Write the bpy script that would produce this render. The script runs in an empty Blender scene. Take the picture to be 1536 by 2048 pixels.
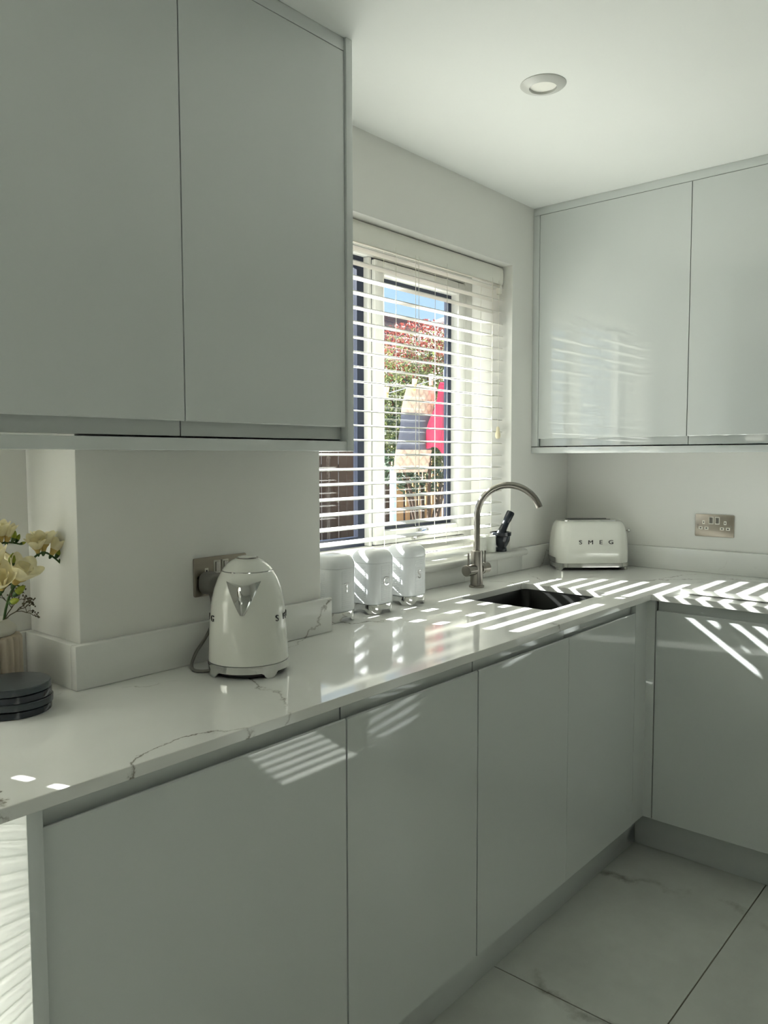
import bpy, bmesh, math, random
from mathutils import Vector, Matrix
scene = bpy.context.scene
COL = scene.collection
PI = math.pi

# ---------------------------------------------------------------- camera
CAM = Vector((-2.5081, -1.0152, 1.348))
yaw, pitch, roll = math.radians(40.826), math.radians(3.944), math.radians(-0.130)
fw = Vector((math.cos(yaw)*math.cos(pitch), math.sin(yaw)*math.cos(pitch), -math.sin(pitch)))
rt = Vector((math.sin(yaw), -math.cos(yaw), 0)); up = rt.cross(fw)
rt2 = math.cos(roll)*rt + math.sin(roll)*up; up2 = -math.sin(roll)*rt + math.cos(roll)*up
cd = bpy.data.cameras.new('camera'); cam = bpy.data.objects.new('camera', cd); COL.objects.link(cam)
cd.sensor_fit = 'VERTICAL'; cd.sensor_height = 36; cd.lens = 1582.82/2048*36; cd.clip_start = .02; cd.clip_end = 300
cam.matrix_world = Matrix(((rt2.x, up2.x, -fw.x, CAM.x), (rt2.y, up2.y, -fw.y, CAM.y), (rt2.z, up2.z, -fw.z, CAM.z), (0, 0, 0, 1)))
scene.camera = cam

# ---------------------------------------------------------------- sky, sun, exposure
SUN_DIR = Vector((0.276, -0.961, -0.646)).normalized()
SUN_E, SKY_S = 25.0, 0.58
w = bpy.data.worlds.new('sky'); scene.world = w; w.use_nodes = True
nt = w.node_tree; bgn = nt.nodes['Background']
geo = nt.nodes.new('ShaderNodeTexCoord'); sep = nt.nodes.new('ShaderNodeSeparateXYZ'); nt.links.new(geo.outputs['Generated'], sep.inputs[0])
sr = nt.nodes.new('ShaderNodeValToRGB'); nt.links.new(sep.outputs[2], sr.inputs[0])
se = sr.color_ramp.elements; se.new(.25)
for i, (p_, c_) in enumerate(((0.0, (.70, .86, 1.0)), (.22, (.46, .70, 1.0)), (1.0, (.10, .27, .72)))):
    se[i].position = p_; se[i].color = (*c_, 1)
cn = nt.nodes.new('ShaderNodeTexNoise'); cn.inputs['Scale'].default_value = 2.6; cn.inputs['Detail'].default_value = 7
cm = nt.nodes.new('ShaderNodeMapping'); cm.inputs['Scale'].default_value = (1, 1, 3.2)
nt.links.new(geo.outputs['Generated'], cm.inputs[0]); nt.links.new(cm.outputs[0], cn.inputs['Vector'])
cr = nt.nodes.new('ShaderNodeValToRGB'); cr.color_ramp.elements[0].position = .50; cr.color_ramp.elements[1].position = .75
nt.links.new(cn.outputs[0], cr.inputs[0])
cmx = nt.nodes.new('ShaderNodeMix'); cmx.data_type = 'RGBA'; nt.links.new(cr.outputs[0], cmx.inputs[0])
nt.links.new(sr.outputs[0], cmx.inputs[6]); cmx.inputs[7].default_value = (.95, .97, 1.0, 1)
nt.links.new(cmx.outputs[2], bgn.inputs[0]); bgn.inputs[1].default_value = SKY_S
sd = bpy.data.lights.new('sun', 'SUN'); sd.energy = SUN_E; sd.angle = math.radians(0.55); sd.color = (1, .985, .96)
so = bpy.data.objects.new('sun', sd); COL.objects.link(so); so.location = (-2, 8, 8)
so.rotation_euler = SUN_DIR.to_track_quat('-Z', 'Y').to_euler()
vs = scene.view_settings; vs.view_transform = 'Standard'; vs.look = 'None'; vs.gamma = 1; vs.use_curve_mapping = False
vs.exposure = 1.18
scene.cycles.max_bounces = 10; scene.cycles.diffuse_bounces = 6; scene.cycles.glossy_bounces = 4
scene.cycles.transparent_max_bounces = 10; scene.cycles.sample_clamp_indirect = 6; scene.cycles.caustics_reflective = False

# ---------------------------------------------------------------- materials
def lin(c):
    return tuple((x/12.92 if x <= .04045 else ((x+.055)/1.055)**2.4) for x in [v/255 for v in c])
MATS = {}
def base_mat(name):
    m = bpy.data.materials.new(name); m.use_nodes = True; MATS[name] = m
    return m, m.node_tree, m.node_tree.nodes['Principled BSDF']
def coords(nt, scale=None):
    t = nt.nodes.new('ShaderNodeTexCoord')
    if scale is None: return t.outputs['Object']
    mp = nt.nodes.new('ShaderNodeMapping'); mp.inputs['Scale'].default_value = scale
    nt.links.new(t.outputs['Object'], mp.inputs[0]); return mp.outputs[0]
def noise(nt, vec, scale, detail=4, rough=.5):
    n = nt.nodes.new('ShaderNodeTexNoise'); n.inputs['Scale'].default_value = scale
    n.inputs['Detail'].default_value = detail; n.inputs['Roughness'].default_value = rough
    nt.links.new(vec, n.inputs['Vector']); return n
def ramp(nt, fac, stops):
    r = nt.nodes.new('ShaderNodeValToRGB'); e = r.color_ramp.elements
    while len(e) < len(stops): e.new(.5)
    for i, (p, c) in enumerate(stops):
        e[i].position = p; e[i].color = (*c, 1) if len(c) == 3 else c
    nt.links.new(fac, r.inputs[0]); return r
def mixc(nt, fac, a, b):
    x = nt.nodes.new('ShaderNodeMix'); x.data_type = 'RGBA'
    for s, v in ((x.inputs[0], fac), (x.inputs[6], a), (x.inputs[7], b)):
        if hasattr(v, 'is_linked'): nt.links.new(v, s)
        elif isinstance(v, (int, float)): s.default_value = v
        else: s.default_value = (*v, 1)
    return x.outputs[2]
def mth(nt, op, a, b=0.0):
    x = nt.nodes.new('ShaderNodeMath'); x.operation = op
    for s, v in ((x.inputs[0], a), (x.inputs[1], b)):
        if hasattr(v, 'is_linked'): nt.links.new(v, s)
        else: s.default_value = v
    return x.outputs[0]
def bump(nt, p, h, strength=.2, dist=.002):
    b = nt.nodes.new('ShaderNodeBump'); b.inputs['Strength'].default_value = strength; b.inputs['Distance'].default_value = dist
    nt.links.new(h, b.inputs['Height']); nt.links.new(b.outputs[0], p.inputs['Normal'])
def mat(name, rgb, rough=.5, metal=0., var=.05, vscale=8., bmp=0., bscale=60., coat=0., spec=.5, stretch=None, sss=0.):
    m, nt, p = base_mat(name)
    c = lin(rgb)
    n = noise(nt, coords(nt, stretch), vscale, 5)
    lo = tuple(x*(1-var) for x in c); hi = tuple(min(1, x*(1+var)) for x in c)
    nt.links.new(ramp(nt, n.outputs[0], [(.3, lo), (.7, hi)]).outputs[0], p.inputs['Base Color'])
    p.inputs['Roughness'].default_value = rough; p.inputs['Metallic'].default_value = metal
    p.inputs['Specular IOR Level'].default_value = spec
    if coat: p.inputs['Coat Weight'].default_value = coat; p.inputs['Coat Roughness'].default_value = .03
    if sss: p.inputs['Subsurface Weight'].default_value = sss; p.inputs['Subsurface Radius'].default_value = (.01, .008, .006)
    if bmp: bump(nt, p, noise(nt, coords(nt, stretch), bscale, 4).outputs[0], bmp)
    return m
def translucent(name, rgb, mixf=.5, var=.05, vscale=10, stretch=None):
    m, nt, p = base_mat(name); c = lin(rgb)
    n = noise(nt, coords(nt, stretch), vscale, 4)
    col = ramp(nt, n.outputs[0], [(.3, tuple(x*(1-var) for x in c)), (.7, tuple(min(1, x*(1+var)) for x in c))]).outputs[0]
    nt.links.new(col, p.inputs['Base Color']); p.inputs['Roughness'].default_value = .6
    t = nt.nodes.new('ShaderNodeBsdfTranslucent'); nt.links.new(col, t.inputs[0])
    mx = nt.nodes.new('ShaderNodeMixShader'); mx.inputs[0].default_value = mixf
    nt.links.new(p.outputs[0], mx.inputs[1]); nt.links.new(t.outputs[0], mx.inputs[2])
    nt.links.new(mx.outputs[0], nt.nodes['Material Output'].inputs[0]); return m
def glass_pane(name, tint, refl=1.0):
    m, nt, p = base_mat(name); nt.nodes.remove(p)
    t = nt.nodes.new('ShaderNodeBsdfTransparent'); t.inputs[0].default_value = (*tint, 1)
    g = nt.nodes.new('ShaderNodeBsdfGlossy'); g.inputs['Roughness'].default_value = 0.0
    ge = nt.nodes.new('ShaderNodeNewGeometry'); dt = nt.nodes.new('ShaderNodeVectorMath'); dt.operation = 'DOT_PRODUCT'
    nt.links.new(ge.outputs['Incoming'], dt.inputs[0]); nt.links.new(ge.outputs['Normal'], dt.inputs[1])
    k = mth(nt, 'POWER', mth(nt, 'SUBTRACT', 1.0, mth(nt, 'ABSOLUTE', dt.outputs['Value'])), 5.0)   # Schlick, the same on both faces
    fac = mth(nt, 'MULTIPLY', mth(nt, 'ADD', mth(nt, 'MULTIPLY', k, .96), .04), refl)
    mx = nt.nodes.new('ShaderNodeMixShader'); nt.links.new(fac, mx.inputs[0])
    nt.links.new(t.outputs[0], mx.inputs[1]); nt.links.new(g.outputs[0], mx.inputs[2])
    nt.links.new(mx.outputs[0], nt.nodes['Material Output'].inputs[0]); return m
def marble(name, base, vein, vscale=1.5, width=.018, warp=.5, rough=.12, cover=(.50, .62), cloud=.04, coat=0., offs=(0, 0, 0)):
    m, nt, p = base_mat(name)
    t = nt.nodes.new('ShaderNodeTexCoord'); mp = nt.nodes.new('ShaderNodeMapping'); mp.inputs['Location'].default_value = offs
    nt.links.new(t.outputs['Object'], mp.inputs[0]); v = mp.outputs[0]
    n1 = noise(nt, v, 2.2, 8, .6)
    sub = nt.nodes.new('ShaderNodeVectorMath'); sub.operation = 'SUBTRACT'; nt.links.new(n1.outputs['Color'], sub.inputs[0]); sub.inputs[1].default_value = (.5, .5, .5)
    sc = nt.nodes.new('ShaderNodeVectorMath'); sc.operation = 'SCALE'; nt.links.new(sub.outputs[0], sc.inputs[0]); sc.inputs['Scale'].default_value = warp
    ad = nt.nodes.new('ShaderNodeVectorMath'); ad.operation = 'ADD'; nt.links.new(v, ad.inputs[0]); nt.links.new(sc.outputs[0], ad.inputs[1])
    vo = nt.nodes.new('ShaderNodeTexVoronoi'); vo.feature = 'DISTANCE_TO_EDGE'; vo.inputs['Scale'].default_value = vscale
    nt.links.new(ad.outputs[0], vo.inputs['Vector'])
    line = ramp(nt, vo.outputs['Distance'], [(0, (1, 1, 1)), (width, (0, 0, 0))]).outputs[0]
    msk = ramp(nt, noise(nt, v, 3.1, 6, .65).outputs[0], [(cover[0], (0, 0, 0)), (cover[1], (1, 1, 1))]).outputs[0]
    fac = mth(nt, 'MULTIPLY', line, msk)
    cb = lin(base); cl = noise(nt, v, 4.5, 8, .6)
    bc = ramp(nt, cl.outputs[0], [(.3, tuple(x*(1-cloud) for x in cb)), (.7, tuple(min(1, x*(1+cloud)) for x in cb))]).outputs[0]
    nt.links.new(mixc(nt, fac, bc, lin(vein)), p.inputs['Base Color'])
    p.inputs['Roughness'].default_value = rough
    if coat: p.inputs['Coat Weight'].default_value = coat
    return m

M_WALL = mat('wall_paint', (229, 229, 224), .75, var=.012, vscale=3, bmp=.06, bscale=220)
M_CEIL = mat('ceiling_paint', (238, 240, 237), .8, var=.01, vscale=2, bmp=.05, bscale=200)
M_GLOSS = mat('gloss_grey_acrylic', (208, 213, 211), .03, var=.008, vscale=2, spec=.55, coat=1.0)
M_CARC = mat('grey_carcass', (196, 201, 198), .4, var=.01)
M_QUARTZ = marble('white_quartz', (226, 227, 223), (120, 114, 102), 1.25, .0045, .38, .07, (.45, .57), .025)
M_FLOOR = marble('marble_effect_tile', (206, 209, 202), (128, 124, 110), 1.1, .035, .6, .22, (.46, .66), .09, offs=(3, 1, 0))
M_GROUT = mat('grout', (120, 116, 102), .9, bmp=.2)
M_UPVC = mat('white_upvc', (202, 203, 198), .3, var=.01)
M_SLAT = translucent('white_painted_slat', (228, 228, 222), .10, .01)
M_SLAT2 = translucent('white_fabric_slat', (242, 242, 238), .38, .01)
M_VAL = mat('white_valance', (236, 235, 226), .35, var=.01)
M_CORD = mat('blind_cord', (236, 234, 224), .7, var=.03)
M_GASK = mat('dark_gasket', (22, 30, 48), .35, var=.1)
M_GLASS = glass_pane('window_glass', (.93, .945, .945), 1.0)
M_GLASS2 = glass_pane('door_glass', (.94, .95, .95), 1.0)
M_CHROME = mat('chrome', (214, 214, 212), .06, 1.0, var=.01)
M_STEEL = mat('brushed_steel', (146, 142, 135), .24, 1.0, var=.06, vscale=40, stretch=(1, 1, .05))
M_SINK = mat('sink_steel', (40, 41, 40), .35, .8, var=.06, vscale=30)
M_PLATE = mat('brushed_nickel_plate', (168, 160, 148), .30, 1.0, var=.05, vscale=50, stretch=(.1, .1, 1))
M_WHITEP = mat('white_plastic', (236, 234, 224), .3, var=.01)
M_BLACKP = mat('black_plastic', (18, 18, 18), .4, var=.1)
M_GREYP = mat('grey_rubber', (118, 116, 110), .5, var=.04)
M_CREAM = mat('cream_enamel', (228, 229, 221), .09, var=.008, coat=.6)
M_LETTER = mat('dark_lettering', (24, 24, 24), .3, var=.05)
M_CANW = mat('white_canister', (222, 225, 227), .16, var=.006)
M_DMARB = marble('dark_marble', (30, 36, 44), (150, 156, 160), 14, .05, .12, .16, (.50, .72), .35)
M_DMARB2 = marble('grey_green_marble', (52, 60, 64), (140, 146, 146), 12, .05, .12, .3, (.55, .75), .3)
M_WMARB = marble('white_marble', (228, 230, 222), (176, 180, 174), 14, .08, .1, .3, (.45, .7), .05)
M_VASE = mat('fluted_stone', (190, 178, 160), .75, var=.06, vscale=30, bmp=.15, bscale=150)
M_VASEW = mat('white_stone', (206, 203, 192), .6, var=.03)
M_PETAL = translucent('cream_petal', (244, 236, 200), .35, .1, 60)
M_PETALY = translucent('yellow_petal', (212, 186, 112), .3, .1, 60)
M_BUD = translucent('lime_bud', (160, 172, 62), .25, .15, 80)
M_STEM = mat('green_stem', (52, 84, 30), .5, var=.15, vscale=60)
M_TWIG = mat('dry_twig', (92, 84, 62), .7, var=.1)
M_LAMP = mat('frosted_diffuser', (246, 245, 238), .5, var=.005)
# ---------------------------------------------------------------- mesh helpers
class MB:
    def __init__(s): s.v = []; s.f = []
    def add(s, vs, fs):
        o = len(s.v); s.v += [tuple(v) for v in vs]; s.f += [tuple(i+o for i in f) for f in fs]; return s
    def box(s, x0, x1, y0, y1, z0, z1):
        return s.add([(x, y, z) for z in (z0, z1) for y in (y0, y1) for x in (x0, x1)],
                     [(0, 2, 3, 1), (4, 5, 7, 6), (0, 1, 5, 4), (2, 6, 7, 3), (0, 4, 6, 2), (1, 3, 7, 5)])
    def loft(s, rings, cap0=True, cap1=True, closed=True):
        n = len(rings[0]); o = [p for r in rings for p in r]; fs = []
        for i in range(len(rings)-1):
            for j in range(n if closed else n-1):
                k = (j+1) % n; fs.append((i*n+j, i*n+k, (i+1)*n+k, (i+1)*n+j))
        if cap0: fs.append(tuple(reversed(range(n))))
        if cap1: fs.append(tuple(range((len(rings)-1)*n, len(rings)*n)))
        return s.add(o, fs)
    def lathe(s, prof, n=40, cx=0, cy=0, cap0=True, cap1=True):
        return s.loft([[(cx+max(r, 1e-5)*math.cos(2*PI*j/n), cy+max(r, 1e-5)*math.sin(2*PI*j/n), z) for j in range(n)] for r, z in prof], cap0, cap1)
    def prism(s, poly, axis, a, b):            # poly in the two other axes (cyclic order), extruded from a to b
        def P(u, v, t): return {'x': (t, u, v), 'y': (u, t, v), 'z': (u, v, t)}[axis]
        return s.loft([[P(u, v, a) for u, v in poly], [P(u, v, b) for u, v in poly]])
    def tube(s, pts, r, n=12, cap=True):
        pts = [Vector(p) for p in pts]; rs = r if isinstance(r, (list, tuple)) else [r]*len(pts)
        rings = []; t0 = (pts[1]-pts[0]).normalized(); nrm = t0.orthogonal().normalized()
        for i, p in enumerate(pts):
            t = (pts[min(i+1, len(pts)-1)]-pts[max(i-1, 0)]).normalized()
            nrm = (nrm - t*nrm.dot(t)).normalized(); b = t.cross(nrm)
            rings.append([p+rs[i]*(math.cos(2*PI*j/n)*nrm+math.sin(2*PI*j/n)*b) for j in range(n)])
        return s.loft(rings, cap, cap)
    def ball(s, c, rx, ry=None, rz=None, n=14, m=9):
        ry = ry or rx; rz = rz or rx
        return s.loft([[(c[0]+rx*max(math.sin(PI*i/m), 1e-4)*math.cos(2*PI*j/n), c[1]+ry*max(math.sin(PI*i/m), 1e-4)*math.sin(2*PI*j/n), c[2]-rz*math.cos(PI*i/m)) for j in range(n)] for i in range(m+1)])
    def build(s, name, m, parent=None, bevel=0, seg=2, smooth=35, loc=None):
        me = bpy.data.meshes.new(name); me.from_pydata(s.v, [], s.f)
        bm = bmesh.new(); bm.from_mesh(me)
        bmesh.ops.recalc_face_normals(bm, faces=bm.faces)
        if bevel:
            es = [e for e in bm.edges if len(e.link_faces) == 2 and e.calc_face_angle(0) > .5]
            bmesh.ops.bevel(bm, geom=es, offset=bevel, segments=seg, affect='EDGES', profile=.5, clamp_overlap=True)
        bm.to_mesh(me); bm.free()
        return put(name, me, m, parent, min(smooth, 25) if bevel else smooth, loc)   # keep flat faces truly flat
def put(name, me, m, parent=None, smooth=35, loc=None):
    if m and not me.materials: me.materials.append(m)
    if smooth:
        me.polygons.foreach_set('use_smooth', [True]*len(me.polygons))
        me.set_sharp_from_angle(angle=math.radians(smooth))
    o = bpy.data.objects.new(name, me); COL.objects.link(o)
    if parent: o.parent = parent
    if loc is not None: o.location = loc
    return o
def thing(name, label, cat, loc=(0, 0, 0), rotz=0, group=None):
    o = bpy.data.objects.new(name, None); COL.objects.link(o); o.empty_display_size = .05
    o.location = loc; o.rotation_euler = (0, 0, rotz); return tag(o, label, cat, group)
def tag(o, label, cat, group=None):
    o['label'] = label; o['category'] = cat
    if group: o['group'] = group
    return o
def struct(o, label=None):
    o['kind'] = 'structure'
    if label: o['label'] = label
    return o
def sempty(name, label=None, loc=(0, 0, 0)):
    o = bpy.data.objects.new(name, None); COL.objects.link(o); o.location = loc; return struct(o, label)
def rrect(hx, hy, r, n=6, cx=0, cy=0):
    pts = []
    for k, (sx, sy) in enumerate(((1, 1), (-1, 1), (-1, -1), (1, -1))):
        for i in range(n+1):
            a = k*PI/2 + i*PI/2/n
            pts.append((cx+sx*(hx-r)+r*math.cos(a), cy+sy*(hy-r)+r*math.sin(a)))
    return pts
_txt = {}
def letter(ch, size, ext):
    key = (ch, size, ext)
    if key not in _txt:
        c = bpy.data.curves.new('letter', 'FONT'); c.body = ch; c.size = size; c.extrude = ext; c.offset = 0
        c.align_x = 'CENTER'; c.align_y = 'CENTER'; c.resolution_u = 4
        o = bpy.data.objects.new('letter', c); COL.objects.link(o)
        dg = bpy.context.evaluated_depsgraph_get(); me = bpy.data.meshes.new_from_object(o.evaluated_get(dg))
        bpy.data.objects.remove(o); _txt[key] = me
    return _txt[key]
def holed(name, outer, hole, z0, z1, m, parent=None, bevel=.0015):
    c = bpy.data.curves.new(name, 'CURVE'); c.dimensions = '2D'; c.fill_mode = 'BOTH'
    c.extrude = (z1-z0)/2-bevel; c.bevel_depth = bevel; c.bevel_resolution = 1
    for k, loop in enumerate([outer]+([hole] if hole else [])):
        # the bevel grows the outline outwards, so pull it back
        n = len(loop); cen = Vector((0, 0)); 
        sp = c.splines.new('POLY'); sp.points.add(n-1); sp.use_cyclic_u = True
        for i, p in enumerate(loop): sp.points[i].co = (p[0], p[1], 0, 1)
    o = bpy.data.objects.new(name, c); COL.objects.link(o)
    dg = bpy.context.evaluated_depsgraph_get(); me = bpy.data.meshes.new_from_object(o.evaluated_get(dg))
    bpy.data.objects.remove(o)
    for v in me.vertices: v.co.z += (z0+z1)/2
    me.materials.clear()
    return put(name, me, m, parent, 20)

# ================================================================= THE ROOM
ZC = 2.33; YW = .634; XR = .62
b = MB()
for x0, x1, z0, z1 in ((-5.2, -3.74, 0, ZC), (-3.74, -3.44, 2.1, ZC), (-3.44, -2.9, 0, ZC), (-2.9, -1.98, 2.1, ZC),
                       (-1.98, -1.088, 0, ZC), (-1.088, .16, 0, .960), (-1.088, .16, 2.083, ZC), (.16, .80, 0, ZC)):
    b.box(x0, x1, YW, .95, z0, z1)
struct(b.build('wall_window', M_WALL, smooth=0), 'off white painted wall around the kitchen window')
struct(MB().box(-1.745, -1.088, .427, YW-.0005, 0, ZC).build('wall_boxing', M_WALL, bevel=.004), 'boxed out painted wall section behind the kettle')
struct(MB().box(XR, XR+.2, -3.4, YW-.0005, 0, ZC).build('wall_right', M_WALL, smooth=0), 'off white painted wall behind the toaster')
struct(MB().box(-5.2, .82, -3.6, -3.4, 0, ZC).build('wall_back', M_WALL, smooth=0))
struct(MB().box(-5.4, -5.2, -3.6, .95, 0, ZC).build('wall_left', M_WALL, smooth=0))
struct(MB().box(-5.4, .82, -3.6, .95, ZC, ZC+.2).build('ceiling', M_CEIL, smooth=0), 'plain white ceiling')
fl = struct(MB().box(-5.4, .82, -3.6, .95, -.2, -.0025).build('floor', M_GROUT, smooth=0), 'marble effect large format tiled floor')
gap = .0016; tile_me = None
for i in range(-4, 2):
    for j in range(-6, 2):
        x0 = -.795+1.2*i; y0 = -.35+.6*j
        xa, xb, ya, yb = max(x0, -5.19)+gap, min(x0+1.2, .619)-gap, max(y0, -3.39)+gap, min(y0+.6, .633)-gap
        if xb-xa < .03 or yb-ya < .03: continue
        MB().box(xa, xb, ya, yb, -.0024, 0).build('tile', M_FLOOR, fl, bevel=.0008, seg=1)

# ---- kitchen window (frame inner face at Y .81, glass at .85)
wn = sempty('window_1', 'white framed kitchen window with dark glazing gaskets')
def frame_rect(name, x0, x1, z0, z1, wd, y0, y1, m, parent, bev=.004):
    b = MB(); b.box(x0, x0+wd, y0, y1, z0, z1).box(x1-wd, x1, y0, y1, z0, z1).box(x0+wd, x1-wd, y0, y1, z0, z0+wd).box(x0+wd, x1-wd, y0, y1, z1-wd, z1)
    return b.build(name, m, parent, bevel=bev)
frame_rect('frame', -1.087, .159, .988, 2.082, .0500, .82, .89, M_UPVC, wn)
MB().box(.0985, .1089, .82, .89, 1.0385, 2.0315).build('frame_rebate', M_UPVC, wn, bevel=.002)
MB().box(-.463, -.447, .82, .89, 1.0385, 2.0315).build('mullion', M_UPVC, wn, bevel=.003)
# fixed left light
frame_rect('gasket', -1.036, -.4635, 1.0390, 2.0310, .034, .842, .862, M_GASK, wn, 0)
MB().box(-1.002, -.4975, .849, .853, 1.073, 1.997).build('pane', M_GLASS, wn, smooth=0)
# opening casement
cs = frame_rect('casement', -.4440, .0950, 1.0415, 2.0250, .047, .806, .86, M_UPVC, wn, .005)
frame_rect('gasket', -.3965, .0475, 1.0890, 1.9775, .020, .842, .862, M_GASK, wn, 0)
MB().box(-.3765, .0275, .849, .853, 1.109, 1.9575).build('pane', M_GLASS, wn, smooth=0)
frame_rect('seal', -.4468, .0978, 1.0388, 2.0278, .0035, .822, .85, M_GASK, wn, 0)
hd = MB().box(-.205, -.160, .790, .806, 1.060, 1.085).build('handle', M_CHROME, wn, bevel=.004)
MB().tube([(-.180, .786, 1.076), (-.20, .776, 1.074), (-.235, .770, 1.066), (-.285, .768, 1.055)], [.008, .009, .008, .007], 10).build('lever', M_CHROME, hd)
# sill
sl = MB()
prof = [(.808, .961), (.600, .961), (.592, .963), (.587, .968), (.5855, .974), (.587, .980), (.592, .985), (.600, .987), (.808, .987)]
sl.prism(prof, 'x', -1.086, .158)
struct(sl.build('window_sill', M_UPVC), 'white bullnose window sill board')
MB().prism([(.6335, .961), (.600, .961), (.592, .963), (.587, .968), (.5855, .974), (.587, .980), (.592, .985), (.600, .987), (.6335, .987)], 'x', .158, .215).build('sill_horn', M_UPVC, bpy.data.objects['window_sill'])

# ---- patio door to the left, out of frame, and an added fill-light opening
w2 = sempty('window_2', 'glazed patio door behind the closed blind')
frame_rect('frame', -2.899, -1.981, .001, 2.099, .05, .80, .87, M_UPVC, w2)
MB().box(-2.848, -2.032, .83, .836, .052, 2.048).build('pane', M_GLASS2, w2, smooth=0)
w3 = sempty('fill_window', 'unseen narrow glazed opening added for fill light beside the patio door')  # added out of view to brighten the room, no such opening known
frame_rect('frame', -3.739, -3.441, .001, 2.099, .03, .80, .87, M_UPVC, w3)
MB().box(-3.708, -3.472, .83, .836, .032, 2.068).build('pane', M_GLASS2, w3, smooth=0)

# ---- worktop
HX0, HX1, HY0, HY1 = -.462, -.062, .118, .437
outer = [(-2.75, 0.0), (0.0, 0.0), (0.0, -1.35), (XR-.0005, -1.35), (XR-.0005, YW-.001), (-1.0875, YW-.001), (-1.0875, .4265), (-1.7455, .4265), (-1.7455, YW-.001), (-1.935, YW-.001), (-1.935, .575), (-2.75, .575)]
bev = .0012
def inset(loop, d):
    n = len(loop); out = []
    for i in range(n):
        p0, p1, p2 = Vector(loop[i-1]), Vector(loop[i]), Vector(loop[(i+1) % n])
        a = (p1-p0).normalized(); c = (p2-p1).normalized()
        n1 = Vector((-a.y, a.x)); n2 = Vector((-c.y, c.x)); k = n1+n2
        out.append(tuple(p1 + k*(d/max(.2, k.dot(n1)))))
    return out
area = sum(outer[i-1][0]*outer[i][1]-outer[i][0]*outer[i-1][1] for i in range(len(outer)))
if area < 0: outer.reverse()
hole = rrect((HX1-HX0)/2, (HY1-HY0)/2, .022, 6, (HX0+HX1)/2, (HY0+HY1)/2)
wt = holed('worktop', inset(outer, bev), hole, .88, .90, M_QUARTZ, None, bev)
tag(wt, 'white veined quartz worktop running along both walls with sink cutout', 'worktop')

# ---- upstands
def upstand(name, label, boxes, parts=False):
    if parts:
        t = thing(name, label, 'upstand')
        for q in boxes: MB().box(*q).build('panel', M_QUARTZ, t, bevel=.0015)
        return t
    b = MB()
    for q in boxes: b.box(*q)
    return tag(b.build(name, M_QUARTZ, None, bevel=.002), label, 'upstand')
upstand('quartz_upstand', 'veined quartz upstand along the boxed wall behind the kettle', [(-1.7655, -1.068, .4065, .4265, .9004, .988)])
tag(MB().box(-1.7655, -1.7458, .4268, .6135, .9004, .988).build('quartz_upstand', M_QUARTZ, bevel=.002), 'short quartz upstand on the side of the boxed wall by the vase', 'upstand')
tag(MB().box(-1.934, -1.7460, .614, .6335, .9004, .988).build('quartz_upstand', M_QUARTZ, bevel=.002), 'sliver of quartz upstand in the niche behind the vase', 'upstand')
xs = [-1.067, -.655, -.18, .035, .2145]
upstand('quartz_upstand', 'quartz upstand panels below the window sill', [(xs[i]+.0004, xs[i+1]-.0004, .612, .6335, .9004, .9606) for i in range(4)], True)
upstand('quartz_upstand', 'quartz upstand in the corner left of the toaster', [(.2155, .5985, .612, .6335, .9004, .988)])
upstand('quartz_upstand', 'veined quartz upstand below the double socket behind the toaster', [(.599, .6195, -1.35, .611, .9004, .988)])

# ---- base cabinets
def jbase(yf):     # door profile (depth, z), grip groove on top
    return [(yf, .140), (yf, .8425), (yf+.002, .845), (yf+.005, .845), (yf+.007, .842), (yf+.009, .828), (yf+.012, .823), (yf+.016, .824), (yf+.0175, .832), (yf+.0175, .8775), (yf+.0215, .8775), (yf+.0215, .140)]
def carcass(x0, x1, y0, y1, z0, z1, top=False, zr=None):
    t = .016; b = MB()
    b.box(x0, x0+t, y0, y1, z0, z1).box(x1-t, x1, y0, y1, z0, zr or z1).box(x0+t, x1-t, y0, y1, z0, z0+t).box(x0+t, x1-t, y1-.006, y1, z0+t, z1)
    if top: b.box(x0+t, x1-t, y0, y1-.006, z1-t, z1)
    return b
def base_cab(label, x0, x1, depth, doors):
    t = thing('base_cabinet', label, 'cabinet', (x0, .02, 0), 0, 'gloss base cabinets')
    carcass(.001, x1-x0-.001, .024, depth-.02, .142, .878, zr=.690 if len(doors) == 2 else None).build('body', M_CARC, t, smooth=0)
    for a, c in doors:
        MB().prism(jbase(0), 'x', a-x0, c-x0).build('door', M_GLOSS, t, smooth=25)
    return t
base_cab('widest gloss grey base cabinet, nearest under the kettle', -2.0255, -1.4225, .405, [(-2.0235, -1.4245)])
base_cab('gloss grey base cabinet between the widest one and the sink cabinet', -1.4220, -.9705, .400, [(-1.4200, -.9725)])
base_cab('double door gloss grey base cabinet below the sink', -.9700, -.0690, .600, [(-.9680, -.5205), (-.5190, -.0705)])
cp = MB().prism([(-.0680, .0200), (.0190, .0200), (.0190, -.0085), (.0415, -.0085), (.0415, .0415), (-.0680, .0415)], 'z', .1405, .8785).build('corner_post', M_GLOSS, bevel=.002)
tag(cp, 'gloss grey corner post where the two cabinet runs meet', 'corner post')
def base_cab_r(label, y0, y1):
    t = thing('base_cabinet', label, 'cabinet', (.02, y1, 0), -PI/2, 'gloss base cabinets')   # local x runs along -Y
    L = y1-y0
    carcass(.001, L-.001, .024, .575, .142, .878).build('body', M_CARC, t, smooth=0)
    MB().prism(jbase(0), 'x', .0015, L-.0015).build('door', M_GLOSS, t, smooth=25)
    return t
base_cab_r('gloss grey base cabinet on the right wall beside the corner post', -.612, -.0105)
base_cab_r('gloss grey base cabinet farther right at the frame edge', -1.214, -.6125)
tag(MB().box(-2.0505, -2.0285, .004, .545, .001, .8795).build('end_panel', M_GLOSS, bevel=.001), 'gloss grey end panel beside the widest base cabinet', 'end panel')
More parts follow.
